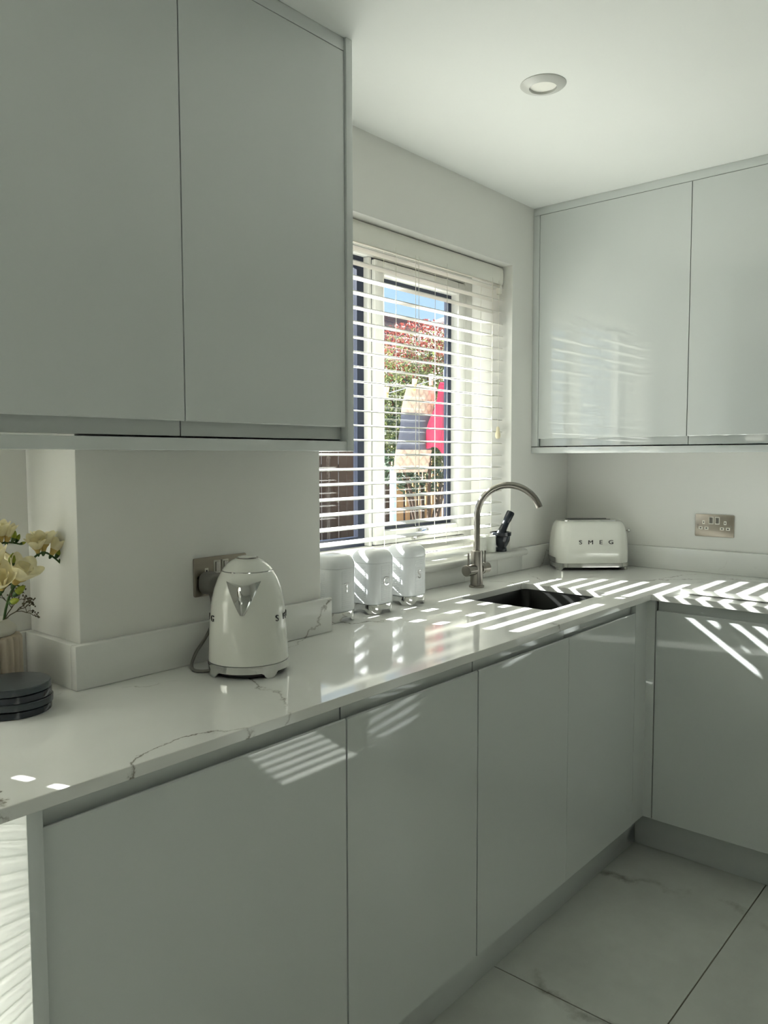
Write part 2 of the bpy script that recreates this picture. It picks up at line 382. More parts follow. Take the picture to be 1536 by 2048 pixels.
tag(MB().box(-2.745, -2.723, .004, .545, .001, .8795).build('end_panel', M_GLOSS, bevel=.001), 'gloss grey support panel at the far left worktop end', 'end panel')
struct(MB().box(-2.0275, .0995, .080, .098, .0005, .1395).build('baseboard_window', M_GLOSS, bevel=.0008), 'grey plinth board under the window side cabinets')
struct(MB().box(.1000, .118, -1.30, .0795, .0005, .1395).build('baseboard_right', M_GLOSS, bevel=.0008), 'grey plinth board under the right hand cabinets')

# ---- wall cabinets
def jwall(zt):
    zb = 1.421; zl = 1.392
    return [(0, zt), (0, zb+.0025), (.002, zb), (.005, zb), (.007, zb+.003), (.009, zb+.017), (.012, zb+.022), (.016, zb+.021), (.0175, zb+.013), (.0175, zl), (.0215, zl), (.0215, zt)]
def wall_cab(label, org, rz, W, bodies):
    t = thing('wall_cabinet', label, 'cabinet', org, rz, 'gloss wall cabinets')
    b = MB()
    for q in bodies: b.box(*q)
    b.build('body', M_CARC, t, smooth=0)
    MB().prism(jwall(2.298), 'x', .0012, W-.0012).build('door', M_GLOSS, t, smooth=25)
    return t
wall_cab('left gloss grey wall cabinet above the vase, cut by the frame', (-2.0310, .314, 0), 0, .4595, [(.001, .2850, .023, .319, 1.394, 2.327), (.285, .4585, .023, .112, 1.394, 2.327)])
wall_cab('gloss grey wall cabinet above the kettle beside the window', (-1.5710, .314, 0), 0, .461, [(.001, .460, .023, .112, 1.394, 2.327)])
tag(MB().box(-1.1090, -1.0880, .308, .4268, 1.363, 2.3295).build('side_panel', M_GLOSS, bevel=.001), 'gloss grey side panel closing the wall cabinets at the window', 'side panel')
tag(MB().box(-2.0310, -1.1095, .311, .4260, 1.363, 1.3875).build('light_pelmet', M_GLOSS, bevel=.0015), 'grey light pelmet strip under the left wall cabinets', 'pelmet')
tag(MB().box(-2.0310, -1.1095, .314, .3345, 2.3000, 2.3295).build('cornice_strip', M_GLOSS, bevel=.0008), 'grey filler strip between left wall cabinets and ceiling', 'cornice')
wall_cab('gloss grey wall cabinet on the right wall above the toaster', (.314, .6050, 0), -PI/2, .594, [(.001, .593, .023, .305, 1.394, 2.327)])
wall_cab('gloss grey wall cabinet at the right frame edge', (.314, .0105, 0), -PI/2, .597, [(.001, .596, .023, .305, 1.394, 2.327)])
tag(MB().box(.3125, .3345, .6058, .6335, 1.3905, 2.2992).build('filler_strip', M_GLOSS, bevel=.001), 'narrow grey filler strip between right wall cabinet and window wall', 'filler')
tag(MB().box(.311, .6190, -.5865, .6335, 1.363, 1.3875).build('light_pelmet', M_GLOSS, bevel=.0015), 'grey light pelmet strip under the right wall cabinets', 'pelmet')
tag(MB().box(.314, .3345, -.5865, .6335, 2.3000, 2.3295).build('cornice_strip', M_GLOSS, bevel=.0008), 'grey filler strip between right wall cabinets and ceiling', 'cornice')

# ---- downlight
t = thing('downlight', 'round white recessed ceiling downlight', 'light', (-.595, .079, ZC))
MB().lathe([(.036, -.0003), (.036, -.010), (.040, -.0085), (.056, -.005), (.060, -.0015), (.060, -.0003)], 48, cap0=False, cap1=False).build('trim_ring', M_UPVC, t)
MB().lathe([(.0355, -.0005), (.0355, -.004), (0, -.004)], 40, cap0=True).build('diffuser', M_LAMP, t)

# ---- venetian blind at the window
bl = thing('venetian_blind', 'white wooden venetian blind with open slats in the kitchen window', 'blind', (-.463, .692, .99))
BX0, BX1 = -1.072+.463, .147+.463
PITCH = .0459; TILT = math.radians(4.7)
slat = MB()
hw = .025; th = .0014
prof = []
for k in range(7):
    u = -1+k/3; prof.append((u*hw*math.cos(TILT)-0, u*hw*math.sin(TILT)+.0022*(1-u*u)))
sp = [(y, z+th) for y, z in prof] + [(y, z-th) for y, z in reversed(prof)]
slat.prism(sp, 'x', BX0, BX1)
zs = [1.9530-PITCH*k for k in range(-1, 20)]
first = None
for z in zs:
    if first is None: first = slat.build('slat', M_SLAT, bl, smooth=50, loc=(0, 0, z-.99))
    else:
        o = first.copy(); COL.objects.link(o); o.parent = bl; o.location = (0, 0, z-.99)
zlow = zs[-1]-PITCH+.004
MB().box(BX0, BX1, -.024, .024, zlow-.99-.008, zlow-.99+.008).build('bottom_rail', M_VAL, bl, bevel=.003)
MB().box(BX0, BX1, -.011, .035, 2.026-.99, 2.074-.99).build('headrail', M_VAL, bl, bevel=.002)
vp = [(-.0115, 2.012), (-.016, 2.013), (-.019, 2.022), (-.020, 2.045), (-.019, 2.067), (-.016, 2.0775), (-.013, 2.079), (-.0115, 2.079)]
MB().prism([(y, z-.99) for y, z in vp], 'x', BX0-.008, BX1+.008).build('valance', M_VAL, bl, smooth=50)
for xc in (-.93, -.50, -.22, .07):
    for dy in (-.0265, .0265):
        MB().tube([(xc+.463, dy, 1.036), (xc+.463, dy, zlow-.99)], .0009, 6).build('ladder_cord', M_CORD, bl)
MB().tube([(-.40+.463, -.028, 1.03), (-.398+.463, -.028, .55), (-.401+.463, -.028, .13), (-.392+.463, -.028, .105), (-.380+.463, -.028, .12), (-.381+.463, -.028, .55), (-.383+.463, -.028, 1.03)], .0010, 6).build('pull_cord', M_CORD, bl)
pc = MB().tube([(.108+.463, -.030, 1.03), (.1085+.463, -.030, .70), (.108+.463, -.030, .476)], .0010, 6).build('pull_cord', M_CORD, bl)
MB().lathe([(.0035, .476), (.006, .470), (.0065, .462), (.010, .448), (.0105, .438), (.007, .430), (.0, .429)], 14, .108+.463, -.030).build('acorn', mat('wood_acorn', (232, 222, 190), .4), pc)
MB().box(.125+.463, .140+.463, -.024, -.006, .985, 1.020).build('end_bracket', M_CORD, bl, bevel=.002)

# ---- closed blind of the patio door: slats with routed cord holes
def slat2(x0, x1, hole):
    m = MB(); xs = [x0, -2.179, -2.167, x1]
    pr = []
    for k in range(31):
        u = k/30                                   # bottom to top, .054 tall, leaning
        y = .010*(u-.5)+ (.0022*math.sin((u-.42)/.52*4*2*PI) if .42 < u < .94 else 0) + .004*math.sin(u*PI)
        pr.append((y, -.027+.054*u))
    vs = [(x, y, z) for x in xs for y, z in pr]
    n = len(pr); fs = []
    for i in range(3):
        for k in range(n-1):
            if hole and i == 1 and 9 <= k <= 20: continue
            fs.append((i*n+k, (i+1)*n+k, (i+1)*n+k+1, i*n+k+1))
    m.add(vs, fs); m.add([(x, y+.0012, z) for x, y, z in vs], [tuple(reversed(f)) for f in fs])
    return m
def closed_blind(label, x0, x1, zlist, hole, ztop, m):
    t = thing('closed_blind', label, 'blind', (0, .602, zlist[0]-.03)); f2 = None
    for z in zlist:
        q = (0, 0, z-zlist[0]+.03)
        if f2 is None: f2 = slat2(x0, x1, hole).build('slat', m, t, smooth=60, loc=q)
        else:
            o = f2.copy(); COL.objects.link(o); o.parent = t; o.location = q
    MB().box(x0, x1, -.02, .028, ztop-.045-zlist[0]+.03, ztop-zlist[0]+.03).build('headrail', M_VAL, t, bevel=.002)
Z0 = 1.257-.0455*25
closed_blind('closed white slatted blind on the patio door, mirrored in the end panel', -2.86, -1.941, [Z0+.0455*k for k in range(-2, 42)], True, 2.09, M_SLAT2)

# ================================================================= SINK AND TAP
sk = thing('sink', 'stainless steel undermount sink bowl set into the worktop', 'sink', ((HX0+HX1)/2, (HY0+HY1)/2, .88))
hx, hy = (HX1-HX0)/2+.004, (HY1-HY0)/2+.004
def R3(h1, h2, r, z): return [(x, y, z) for x, y in rrect(h1, h2, r, 6)]
MB().loft([R3(hx+.012, hy+.012, .03, -.0006), R3(hx, hy, .024, -.0006), R3(hx-.002, hy-.002, .026, -.006), R3(hx-.006, hy-.006, .030, -.14), R3(hx-.018, hy-.018, .035, -.165), R3(hx-.045, hy-.045, .04, -.172), R3(.05, .05, .045, -.175)], False, True).build('bowl', M_SINK, sk, smooth=50)
MB().lathe([(.043, -.1748), (.043, -.172), (.036, -.171), (.030, -.1735), (.0, -.1735)], 28).build('drain', M_CHROME, sk)

tp = thing('mixer_tap', 'brushed steel mixer tap with tall swan neck spout behind the sink', 'tap', (-.245, .5175, .9003))
MB().lathe([(.0265, 0), (.0265, .005), (.0245, .0065), (.0225, .0068)], 32).build('base', M_STEEL, tp)
MB().lathe([(.0215, .0068), (.0215, .125), (.0195, .127), (.0125, .1275)], 32).build('body', M_STEEL, tp)
da = math.radians(-62); dx, dy = math.cos(da), math.sin(da)
pts = [(0, 0, .12), (0, 0, .18), (0, 0, .245)]
Rr = .108
for k in range(1, 25):
    a = math.radians(162)*k/24; q = Rr*(1-math.cos(a)); pts.append((dx*q, dy*q, .245+Rr*math.sin(a)))
spt = MB().tube(pts, .0112, 16).build('spout', M_STEEL, tp, smooth=50)
for s in (-1, 1):
    h = MB().tube([(s*.018, 0, .062), (s*.030, 0, .062), (s*.0305, 0, .062), (s*.062, 0, .062), (s*.064, 0, .062)], [.0185, .0185, .0195, .0195, .018], 28).build('handle', M_STEEL, tp)
    MB().tube([(s*.050, 0, .080), (s*.050, 0, .122)], .0035, 10).build('lever', M_STEEL, h)

# ================================================================= KETTLE
KX, KY = -1.447, .281
kt = thing('kettle', 'cream enamel electric kettle with chrome spout and base ring on the worktop', 'kettle', (KX, KY, .9003), math.radians(-138.3))
KP = [(.0835, .027), (.0828, .045), (.0815, .07), (.0790, .115), (.0765, .140), (.0740, .158), (.0690, .178), (.0610, .199), (.0535, .2115)]
def krad(z):
    for (r0, z0), (r1, z1) in zip(KP, KP[1:]):
        if z <= z1: return r0+(r1-r0)*(z-z0)/(z1-z0)
    return KP[-1][0]
MB().lathe([(.0815, .0262)]+KP+[(.0525, .2125)], 64, cap1=True).build('body', M_CREAM, kt, smooth=50)
MB().lathe([(.0528, .2122), (.0530, .2137), (.0505, .2140)], 64).build('lid_seam', M_CHROME, kt)
ld = MB().lathe([(.0525, .2142), (.0490, .2190), (.0420, .2270), (.0330, .2335), (.0235, .2378), (.0215, .2380)], 64).build('lid', M_CREAM, kt, smooth=50)
MB().lathe([(.0225, .2375), (.0228, .2395), (.0205, .2400)], 40).build('button_ring', M_STEEL, ld)
MB().lathe([(.0200, .2395), (.0195, .2412), (.012, .2430), (0, .2436)], 40).build('lid_button', M_CREAM, ld)
def footring(rfun, z1, clear, feet, n=96, thick=.004, width=.17, zb=0.0):
    """ring wall whose lower edge drops to the ground at the feet"""
    m = MB(); out = []; 
    def low(a):
        d = min(abs((a-f+PI) % (2*PI)-PI) for f in feet)
        k = min(1, max(0, (d-width*.55)/(width*.75))); k = k*k*(3-2*k)
        return zb+clear*k
    rings = [[], [], [], []]
    for j in range(n):
        a = 2*PI*j/n; (xo, yo) = rfun(a, 0); (xi, yi) = rfun(a, -thick); (xt, yt) = rfun(a, -.0012)
        rings[0].append((xi, yi, low(a))); rings[1].append((xo, yo, low(a))); rings[2].append((xt, yt, z1)); rings[3].append((xi, yi, z1))
    m.loft(rings+[rings[0]], False, False); return m
cir = lambda r: (lambda a, d: ((r+d)*math.cos(a), (r+d)*math.sin(a)))
kb = footring(cir(.0858), .0262, .0115, [math.radians(x) for x in (40, 130, 220, 310)]).build('base_ring', M_CHROME, kt, smooth=40)
MB().lathe([(.070, .0005), (.076, .004), (.078, .018), (.0, .018)], 48).build('power_base', M_BLACKP, kt)
# spout: V-shaped beak
m = MB(); rows = []
NU = 13
for i in range(12):
    t = i/11; z = .197-.066*t
    wdt = .031*(1-t)**.9+.0045; pro = .0185*(1-t)**1.1+.0035
    row = []
    for k in range(NU):
        u = -1+2*k/(NU-1); yy = u*wdt; zz = z-(.008*(1-t))*(1-abs(u))
        x = math.sqrt(max(krad(zz)**2-yy*yy, 1e-6)) + pro*(1-abs(u)**1.15) + (.0006 if abs(u) > .99 else .0014)
        row.append((x, yy, zz))
    rows.append(row)
m.loft(rows, False, False, closed=False)
m.add(rows[0]+[(math.sqrt(krad(.192)**2-p[1]**2)-.006, p[1], p[2]+.000) for p in rows[0]], [(k, k+1, NU+k+1, NU+k) for k in range(NU-1)])
m.build('spout', M_CHROME, kt, smooth=60)
# handle on the far side
hp = [(-.066, 0, .192), (-.092, 0, .196), (-.116, 0, .185), (-.124, 0, .150), (-.121, 0, .095), (-.108, 0, .060), (-.084, 0, .050)]
MB().tube(hp, [.011, .012, .013, .013, .013, .012, .011], 12).build('handle', M_CREAM, kt, smooth=60)
def surf_text(word, parent, size, r, z, mid, step, sgn, ext=.0009):
    n = len(word)
    for i, ch in enumerate(word):
        a = mid+sgn*(i-(n-1)/2)*step
        o = put('letter', letter(ch, size, ext), M_LETTER, parent, 0)
        nx = Vector((math.cos(a), math.sin(a), 0)); rx = Vector((-math.sin(a), math.cos(a), 0)); uz = Vector((0, 0, 1))
        mtx = Matrix((rx, uz, nx)).transposed().to_4x4(); mtx.translation = nx*r+Vector((0, 0, z)); o.matrix_local = mtx @ Matrix.Diagonal((1.2, 1, 1, 1))
for mid in (math.radians(90), math.radians(-90)):
    surf_text('SMEG', kt, .0185, krad(.118)+.0004, .118, mid, math.radians(22), 1)

# ---- sockets
def socket(label, loc, rz, plugged=False):
    t = thing('wall_socket', label, 'socket', loc, rz, 'double wall sockets')   # local: x right, z up, face toward -y
    MB().prism(rrect(.073, .043, .004, 4), 'y', -.0045, 0).build('plate', M_PLATE, t, bevel=.0012)
    for sx in (-.0115, .0115):
        s = MB().prism([(sx+x, .020+z) for x, z in rrect(.0088, .0145, .0015, 3)], 'y', -.0058, -.0045).build('switch_surround', M_WHITEP, t)
        MB().prism([(sx-.0055, -.0058), (sx+.0055, -.0058), (sx+.0055, -.0075), (sx-.0055, -.0095)], 'z', .0095, .031).build('rocker', M_STEEL, s)
    for cx in (-.040, .040):
        for px, pz, wx, wz in ((0, .012, .0034, .0058), (-.0110, -.0105, .0062, .0042), (.0110, -.0105, .0062, .0042)):
            s = MB().prism([(cx+px+x, pz+z) for x, z in rrect(wx+.0014, wz+.0014, .0008, 2)], 'y', -.0052, -.0045).build('shutter', M_WHITEP, t)
            MB().box(cx+px-wx*.5, cx+px+wx*.5, -.0055, -.0053, pz-wz*.5, pz+wz*.5).build('pin_slot', M_BLACKP, s, smooth=0)
        MB().tube([(cx*1.55, -.0045, 0), (cx*1.55, -.0056, 0)], .0033, 12).build('screw', M_STEEL, t)
    return t
socket('brushed nickel double socket with nothing plugged in on the right wall', (XR-.0003, .006, 1.083), -PI/2)
socket('brushed nickel double socket behind the kettle with a plug in it', (-1.407, .4267, 1.085), 0)
cb = kt
KT_INV = (Matrix.Translation(kt.location) @ kt.rotation_euler.to_matrix().to_4x4()).inverted() @ Matrix.Translation((-1.447, .421, 1.072))
pl = MB()
pl.loft([[(x, y, z) for x, z in rrect(.024-d, .0245-d, .018-d*.5, 5)] for y, d in ((-.0022, 0), (-.014, 0), (-.030, .003), (-.034, .008))])
pb = pl.build('plug', M_GREYP, cb, smooth=50); pb.matrix_parent_inverse = KT_INV
MB().tube([(0, -.020, -.022), (0, -.020, -.032), (0, -.020, -.046), (0, -.020, -.060)], [.0095, .0065, .0055, .0045], 12).build('strain_relief', M_GREYP, pb)
cpts = [(0.0000, -0.0200, -0.0580), (-0.0030, -0.0210, -0.0820), (-0.0140, -0.0240, -0.1020), (-0.0300, -0.0250, -0.1220), (-0.0480, -0.0240, -0.1420), (-0.0630, -0.0290, -0.1600), (-0.0770, -0.0460, -0.1665), (-0.0870, -0.0690, -0.1678), (-0.0810, -0.0870, -0.1678), (-0.0650, -0.0960, -0.1670), (-0.0500, -0.1030, -0.1650)]
def smooth_pts(p, n=4):
    p = [Vector(q) for q in p]; out = []
    for i in range(len(p)-1):
        a, b_, c, d = p[max(i-1, 0)], p[i], p[i+1], p[min(i+2, len(p)-1)]
        for k in range(n):
            t = k/n; out.append(.5*((2*b_)+(c-a)*t+(2*a-5*b_+4*c-d)*t*t+(3*b_-a-3*c+d)*t**3))
    return out+[p[-1]]
MB().tube(smooth_pts(cpts, 5), .0034, 10).build('cable', M_GREYP, cb, smooth=60).matrix_parent_inverse = KT_INV

# ================================================================= CANISTERS
def diamond_mat():
    m, nt, p = base_mat('embossed_white'); c = lin((222, 225, 227)); p.inputs['Base Color'].default_value = (*c, 1); p.inputs['Roughness'].default_value = .18
    t = nt.nodes.new('ShaderNodeTexCoord'); sp_ = nt.nodes.new('ShaderNodeSeparateXYZ'); nt.links.new(t.outputs['Object'], sp_.inputs[0])
    h = mth(nt, 'ADD', sp_.outputs[0], sp_.outputs[1])
    a = mth(nt, 'SINE', mth(nt, 'MULTIPLY', mth(nt, 'ADD', h, sp_.outputs[2]), 560)); b_ = mth(nt, 'SINE', mth(nt, 'MULTIPLY', mth(nt, 'SUBTRACT', h, sp_.outputs[2]), 560))
    bump(nt, p, mth(nt, 'MULTIPLY', a, b_), .35, .0012); return m
M_EMB = diamond_mat()
def canister(label, x, y, ch):
    t = thing('canister', label, 'canister', (x, y, .9003), 0, 'kitchen canisters')
    H, r = .0505, .031
    rr = lambda d, z, rad=r: [(px, py, z) for px, py in rrect(H+d, H+d, max(rad+d, .004), 7)]
    MB().loft([rr(-.004, .0265), rr(-.001, .0280), rr(0, .031), rr(0, .1440), rr(-.0005, .1455)]).build('body', M_CANW, t, smooth=50)
    for k in range(4):                             # embossed panels standing slightly proud of the four faces
        o = MB().box(-.0185, .0185, -H-.0007, -H+.001, .038, .139).build('embossed_panel', M_EMB, t, bevel=.0006)
        o.rotation_euler.z = k*PI/2
    MB().loft([rr(.0006, .1462), rr(.0010, .152), rr(.0002, .161), rr(-.004, .170), rr(-.012, .1775), rr(-.022, .1815), rr(-.034, .183)]).build('lid', M_CANW, t, smooth=60)
    raw = rrect(H, H, r, 8); pts = []
    for i, p in enumerate(raw):                    # extra points along the straight sides for the arches
        q = raw[(i+1) % len(raw)]; L_ = math.hypot(q[0]-p[0], q[1]-p[1]); nn = 8 if L_ > .02 else 1
        pts += [(p[0]+(q[0]-p[0])*k/nn, p[1]+(q[1]-p[1])*k/nn) for k in range(nn)]
    m = MB(); rings = [[], [], [], []]
    for px, py in pts:
        c = min(abs(px), abs(py))/max(abs(px), abs(py)); k = min(1, max(0, (c-.26)/.22)); k = k*k*(3-2*k); zl = .0005+.0120*(1-k)
        s1 = .985; s0 = .93
        rings[0].append((px*s0, py*s0, zl)); rings[1].append((px*s1, py*s1, zl)); rings[2].append((px*.99, py*.99, .0268)); rings[3].append((px*.94, py*.94, .0268))
    m.loft(rings+[rings[0]], False, False); m.build('foot_ring', M_CHROME, t, smooth=40)
    o = put('letter', letter(ch, .036, .001), M_CHROME, t, 0); o.location = (0, -H-.0014, .092); o.rotation_euler = (PI/2, 0, 0)
    return t
canister('white canister with chrome letter T, half hidden by the boxed wall', -.956, .512, 'T')
canister('white canister with chrome letter C, middle of the three', -.797, .508, 'C')
canister('white canister with chrome letter S, nearest to the tap', -.629, .518, 'S')

# ================================================================= TOASTER
tr_ = thing('toaster', 'cream two slot toaster with chrome base in the worktop corner', 'toaster', (.444, .444, .9003), math.atan2(-.729, .685))
def tring(L, D, z, r=.055): return [(x, y, z) for x, y in rrect(L/2, D/2, r, 8)]
MB().loft([tring(.298, .172, .0285), tring(.300, .174, .033), tring(.300, .174, .070), tring(.297, .171, .105), tring(.291, .165, .140), tring(.281, .155, .168), tring(.271, .145, .182), tring(.258, .132, .1905, .05), tring(.246, .120, .193, .048)]).build('body', M_CREAM, tr_, smooth=60)
tpn = MB().loft([tring(.246, .120, .1932, .048), tring(.243, .117, .1965, .046), tring(.232, .106, .198, .044)]).build('top_plate', M_CHROME, tr_, smooth=50)
for sy in (-.026, .026):
    MB().prism(rrect(.083, .0115, .006, 4, -.004, sy), 'z', .198, .1986).build('slot', M_BLACKP, tpn)  # thin dark inset stands in for the shade inside an open slot
def rr_fun(L, D, r):
    pts = rrect(L/2, D/2, r, 12)
    def f(a, d):
        c, s = math.cos(a), math.sin(a); best = None
        # march to the outline along the direction
        lo, hi = 0, .3
        for _ in range(26):
            mid = (lo+hi)/2; x, y = abs(mid*c), abs(mid*s); qx, qy = x-(L/2-r), y-(D/2-r)
            dist = math.hypot(max(qx, 0), max(qy, 0))+min(max(qx, qy), 0)-r
            if dist < d: lo = mid
            else: hi = mid
        return (lo*c, lo*s)
    return f
fa = math.atan2(.060, .118)
footring(rr_fun(.302, .176, .056), .0283, .013, [fa, PI-fa, PI+fa, -fa], n=160, width=.11).build('base_ring', M_CHROME, tr_, smooth=40)
MB().prism(rrect(.125, .065, .03, 5), 'z', .010, .022).build('crumb_tray', M_BLACKP, tr_)
et = MB().loft([[(x, y*1.0, z) for x, y in [(-.1518+.002*abs(k-6)**1.5*.1, -.060+.02*k/2*1.0) for k in range(13)]] for z in (.030, .050)], False, False, closed=False)
et.build('end_trim', M_CHROME, tr_)
MB().tube([(.139, 0, .150), (.160, 0, .1505)], .0022, 8).build('lever', M_STEEL, tr_)
MB().ball((.166, 0, .1505), .0078).build('lever_knob', M_CHROME, tr_, smooth=80)
MB().tube([(.1485, 0, .068), (.158, 0, .068), (.160, 0, .068)], [.017, .016, .014], 24).build('dial', M_CHROME, tr_)
for i, ch in enumerate('SMEG'):
    o = put('letter', letter(ch, .0230, .0008), M_LETTER, tr_, 0)
    o.location = (-.062+.0405*i+.006, -.0862, .1115); o.rotation_euler = (PI/2-.06, 0, 0); o.scale = (1.25, 1, 1)

# ================================================================= SILL: mortar, pestle, marble pots
mp_ = [(.028, 0), (.029, .004), (.0275, .014), (.0265, .018), (.034, .030), (.041, .045), (.0425, .062), (.047, .066), (.048, .079), (.046, .081), (.040, .081), (.037, .060), (.024, .034), (0, .028)]
mt = tag(MB().lathe([(r*.86, z*.92) for r, z in mp_], 44).build('mortar', M_DMARB, loc=(.078, .627, .9875)), 'dark marble mortar at the right end of the window sill', 'mortar')
ax = Vector((.44, -.20, .87)).normalized()
pp = []
for q, r in ((0, .012), (.006, .016), (.016, .0175), (.035, .0165), (.055, .0145), (.075, .0135), (.085, .0137), (.0865, .0150), (.100, .0158), (.118, .0160), (.122, .0145)):
    pp.append((ax*q, r))
tag(MB().tube([p for p, r in pp], [r for p, r in pp], 20).build('pestle', M_DMARB, loc=(.066, .632, 1.030), smooth=40), 'dark marble pestle leaning in the mortar', 'pestle')
for x, y, lab in ((.016, .638, 'pale marble tumbler right beside the dark mortar'), (-.038, .644, 'pale marble tumbler partly hidden behind the tap neck')):
    tag(MB().lathe([(.0235, 0), (.025, .003), (.025, .060), (.0235, .064), (.019, .0645), (.018, .030), (0, .028)], 32).build('marble_tumbler', M_WMARB, loc=(x, y, .9875)), lab, 'tumbler')

# ---- marble board on the right hand worktop
bd = thing('worktop_board', 'pale marble effect board lying on the right hand worktop', 'board', (.058, -.072, .9003))
MB().box(.002, .30, -.62, -.002, .0045, .0205).build('slab', M_QUARTZ, bd, bevel=.002)
for x in (.03, .27):
    for y in (-.03, -.59): MB().lathe([(.008, 0), (.008, .0044)], 14, x, y).build('foot', M_BLACKP, bd)

# ================================================================= COASTERS, VASE, FLOWERS
cx, cy = -1.892, .390
labs = ['bottom of the dark round marble coasters stacked by the vase', 'second from bottom of the stacked dark marble coasters', 'third from bottom of the stacked dark marble coasters', 'topmost of the dark round marble coasters by the vase']
for i, lab in enumerate(labs):
    r = .064; z = .9003+i*.0132
    tag(MB().lathe([(r-.002, 0), (r, .0012), (r, .0112), (r-.0015, .0126), (r-.006, .0128)], 56).build('coaster', M_DMARB if i in (0, 2) else M_DMARB2, loc=(cx+(-.001, .001, -.0006, -.002)[i], cy+(.001, -.001, .0008, 0)[i], z)), lab, 'coaster', 'stacked marble coasters')
vx, vy = -1.877, .530
vs_ = thing('vase', 'fluted beige stone vase with smooth white neck holding flowers', 'vase', (vx, vy, .9003))
ring = lambda r, z, amp: [((r+amp*abs(math.sin(12*a)))*math.cos(a), (r+amp*abs(math.sin(12*a)))*math.sin(a), z) for a in [2*PI*j/180 for j in range(180)]]
MB().loft([ring(.0535, 0, .004), ring(.0550, .003, .0065), ring(.0550, .104, .0065), ring(.0535, .110, .005), ring(.046, .1125, .001), ring(.046, .108, 0), ring(.048, .100, 0), ring(.048, .004, 0)]).build('fluted_body', M_VASE, vs_, smooth=45)
MB().lathe([(.047, .1127), (.0515, .117), (.052, .123), (.049, .129), (.042, .134), (.039, .138), (.0385, .1415), (.0355, .142), (.034, .134), (.037, .1135)], 48, cap0=False, cap1=False).build('neck', M_VASEW, vs_, smooth=60)

rnd = random.Random(4)
def basis(d):
    d = Vector(d).normalized(); u = d.orthogonal().normalized(); return d, u, d.cross(u)
def bloom(root, p, d, s, openness=1.0):
    d, u, v = basis(d); p = Vector(p); m = MB(); n = 36; rings = []
    for t, r in ((0, .10), (.25, .16), (.5, .30*openness+.05), (.75, .48*openness), (1.0, .62*openness)):
        ring = []
        for j in range(n):
            a = 2*PI*j/n; k = abs(math.cos(3*a)); q = t*(1.0+.22*k*t); rr = r*(1+.18*k*t)
            ring.append(p+s*(d*q+rr*(math.cos(a)*u+math.sin(a)*v)))
        rings.append(ring)
    o = m.loft(rings, True, False).build('bloom', M_PETAL, root, smooth=60)
    m2 = MB()                                        # inner petals, half closed
    for j in range(3):
        a = 2*PI*j/3+.5; w_ = math.cos(a)*u+math.sin(a)*v; sd_ = d.cross(w_); g = []
        for t in (.2, .5, .8, 1.05):
            for q in (-1, -.4, .4, 1):
                wd = .30*math.sin(min(t, 1)*PI*.62)
                g.append(p+s*(d*t+w_*(.10+.24*t*openness-.10*q*q*t)+sd_*q*wd))
        m2.add(g, [(r_*4+c_, r_*4+c_+1, (r_+1)*4+c_+1, (r_+1)*4+c_) for r_ in range(3) for c_ in range(3)])
    m2.build('petals', M_PETAL, o, smooth=60)
    MB().loft([[p+s*(d*t+r*(math.cos(2*PI*j/12)*u+math.sin(2*PI*j/12)*v)) for j in range(12)] for t, r in ((-.12, .07), (0, .125), (.22, .185), (.42, .27*openness+.05))], True, False).build('throat', M_PETALY, o, smooth=60)
    MB().loft([[p+s*(d*t+r*(math.cos(2*PI*j/10)*u+math.sin(2*PI*j/10)*v)) for j in range(10)] for t, r in ((-.26, .05), (-.15, .10), (.0, .135), (.08, .12))], True, False).build('calyx', M_STEM, o, smooth=60)
def bud(root, p, d, s):
    d, u, v = basis(d); p = Vector(p)
    o = MB().loft([[p+s*(d*t+r*(math.cos(2*PI*j/10)*u+math.sin(2*PI*j/10)*v)) for j in range(10)] for t, r in ((0, .08), (.3, .22), (.6, .26), (.9, .16), (1.1, .02))]).build('bud', M_BUD, root, smooth=60)
    MB().loft([[p+s*(d*t+r*(math.cos(2*PI*j/10)*u+math.sin(2*PI*j/10)*v)) for j in range(10)] for t, r in ((-.1, .05), (.1, .18), (.38, .25), (.42, .2))], True, False).build('calyx', M_STEM, o, smooth=60)
def freesia(label, pts, r, blooms, buds):
    o = Vector(pts[0]); t = thing('freesia_stem', label, 'flower', o, 0, 'freesias in the vase')
    L = lambda q: Vector(q)-o
    sp_ = smooth_pts([L(q) for q in pts], 4)
    MB().tube(sp_, [r*(1-.45*i/len(sp_)) for i in range(len(sp_))], 8).build('stem', M_STEM, t, smooth=60)
    for p, d, s, op in blooms: bloom(t, L(p), d, s, op)
    for p, d, s in buds: bud(t, L(p), d, s)
zb = .906
freesia('freesia stem leaning right with cream blooms and drooping green buds', [(-1.872, .512, zb), (-1.850, .508, 1.06), (-1.824, .503, 1.118), (-1.796, .500, 1.155), (-1.775, .499, 1.163), (-1.757, .499, 1.152), (-1.738, .499, 1.133)], .0028,
        [((-1.789, .497, 1.164), (-.25, -.3, .9), .030, 1.0), ((-1.777, .500, 1.165), (.1, .1, 1), .034, 1.05), ((-1.763, .497, 1.157), (.45, -.1, .85), .030, .8)],
        [((-1.753, .499, 1.150), (.5, 0, .8), .019), ((-1.746, .499, 1.142), (.6, 0, .7), .015), ((-1.740, .499, 1.134), (.85, 0, .3), .011)])
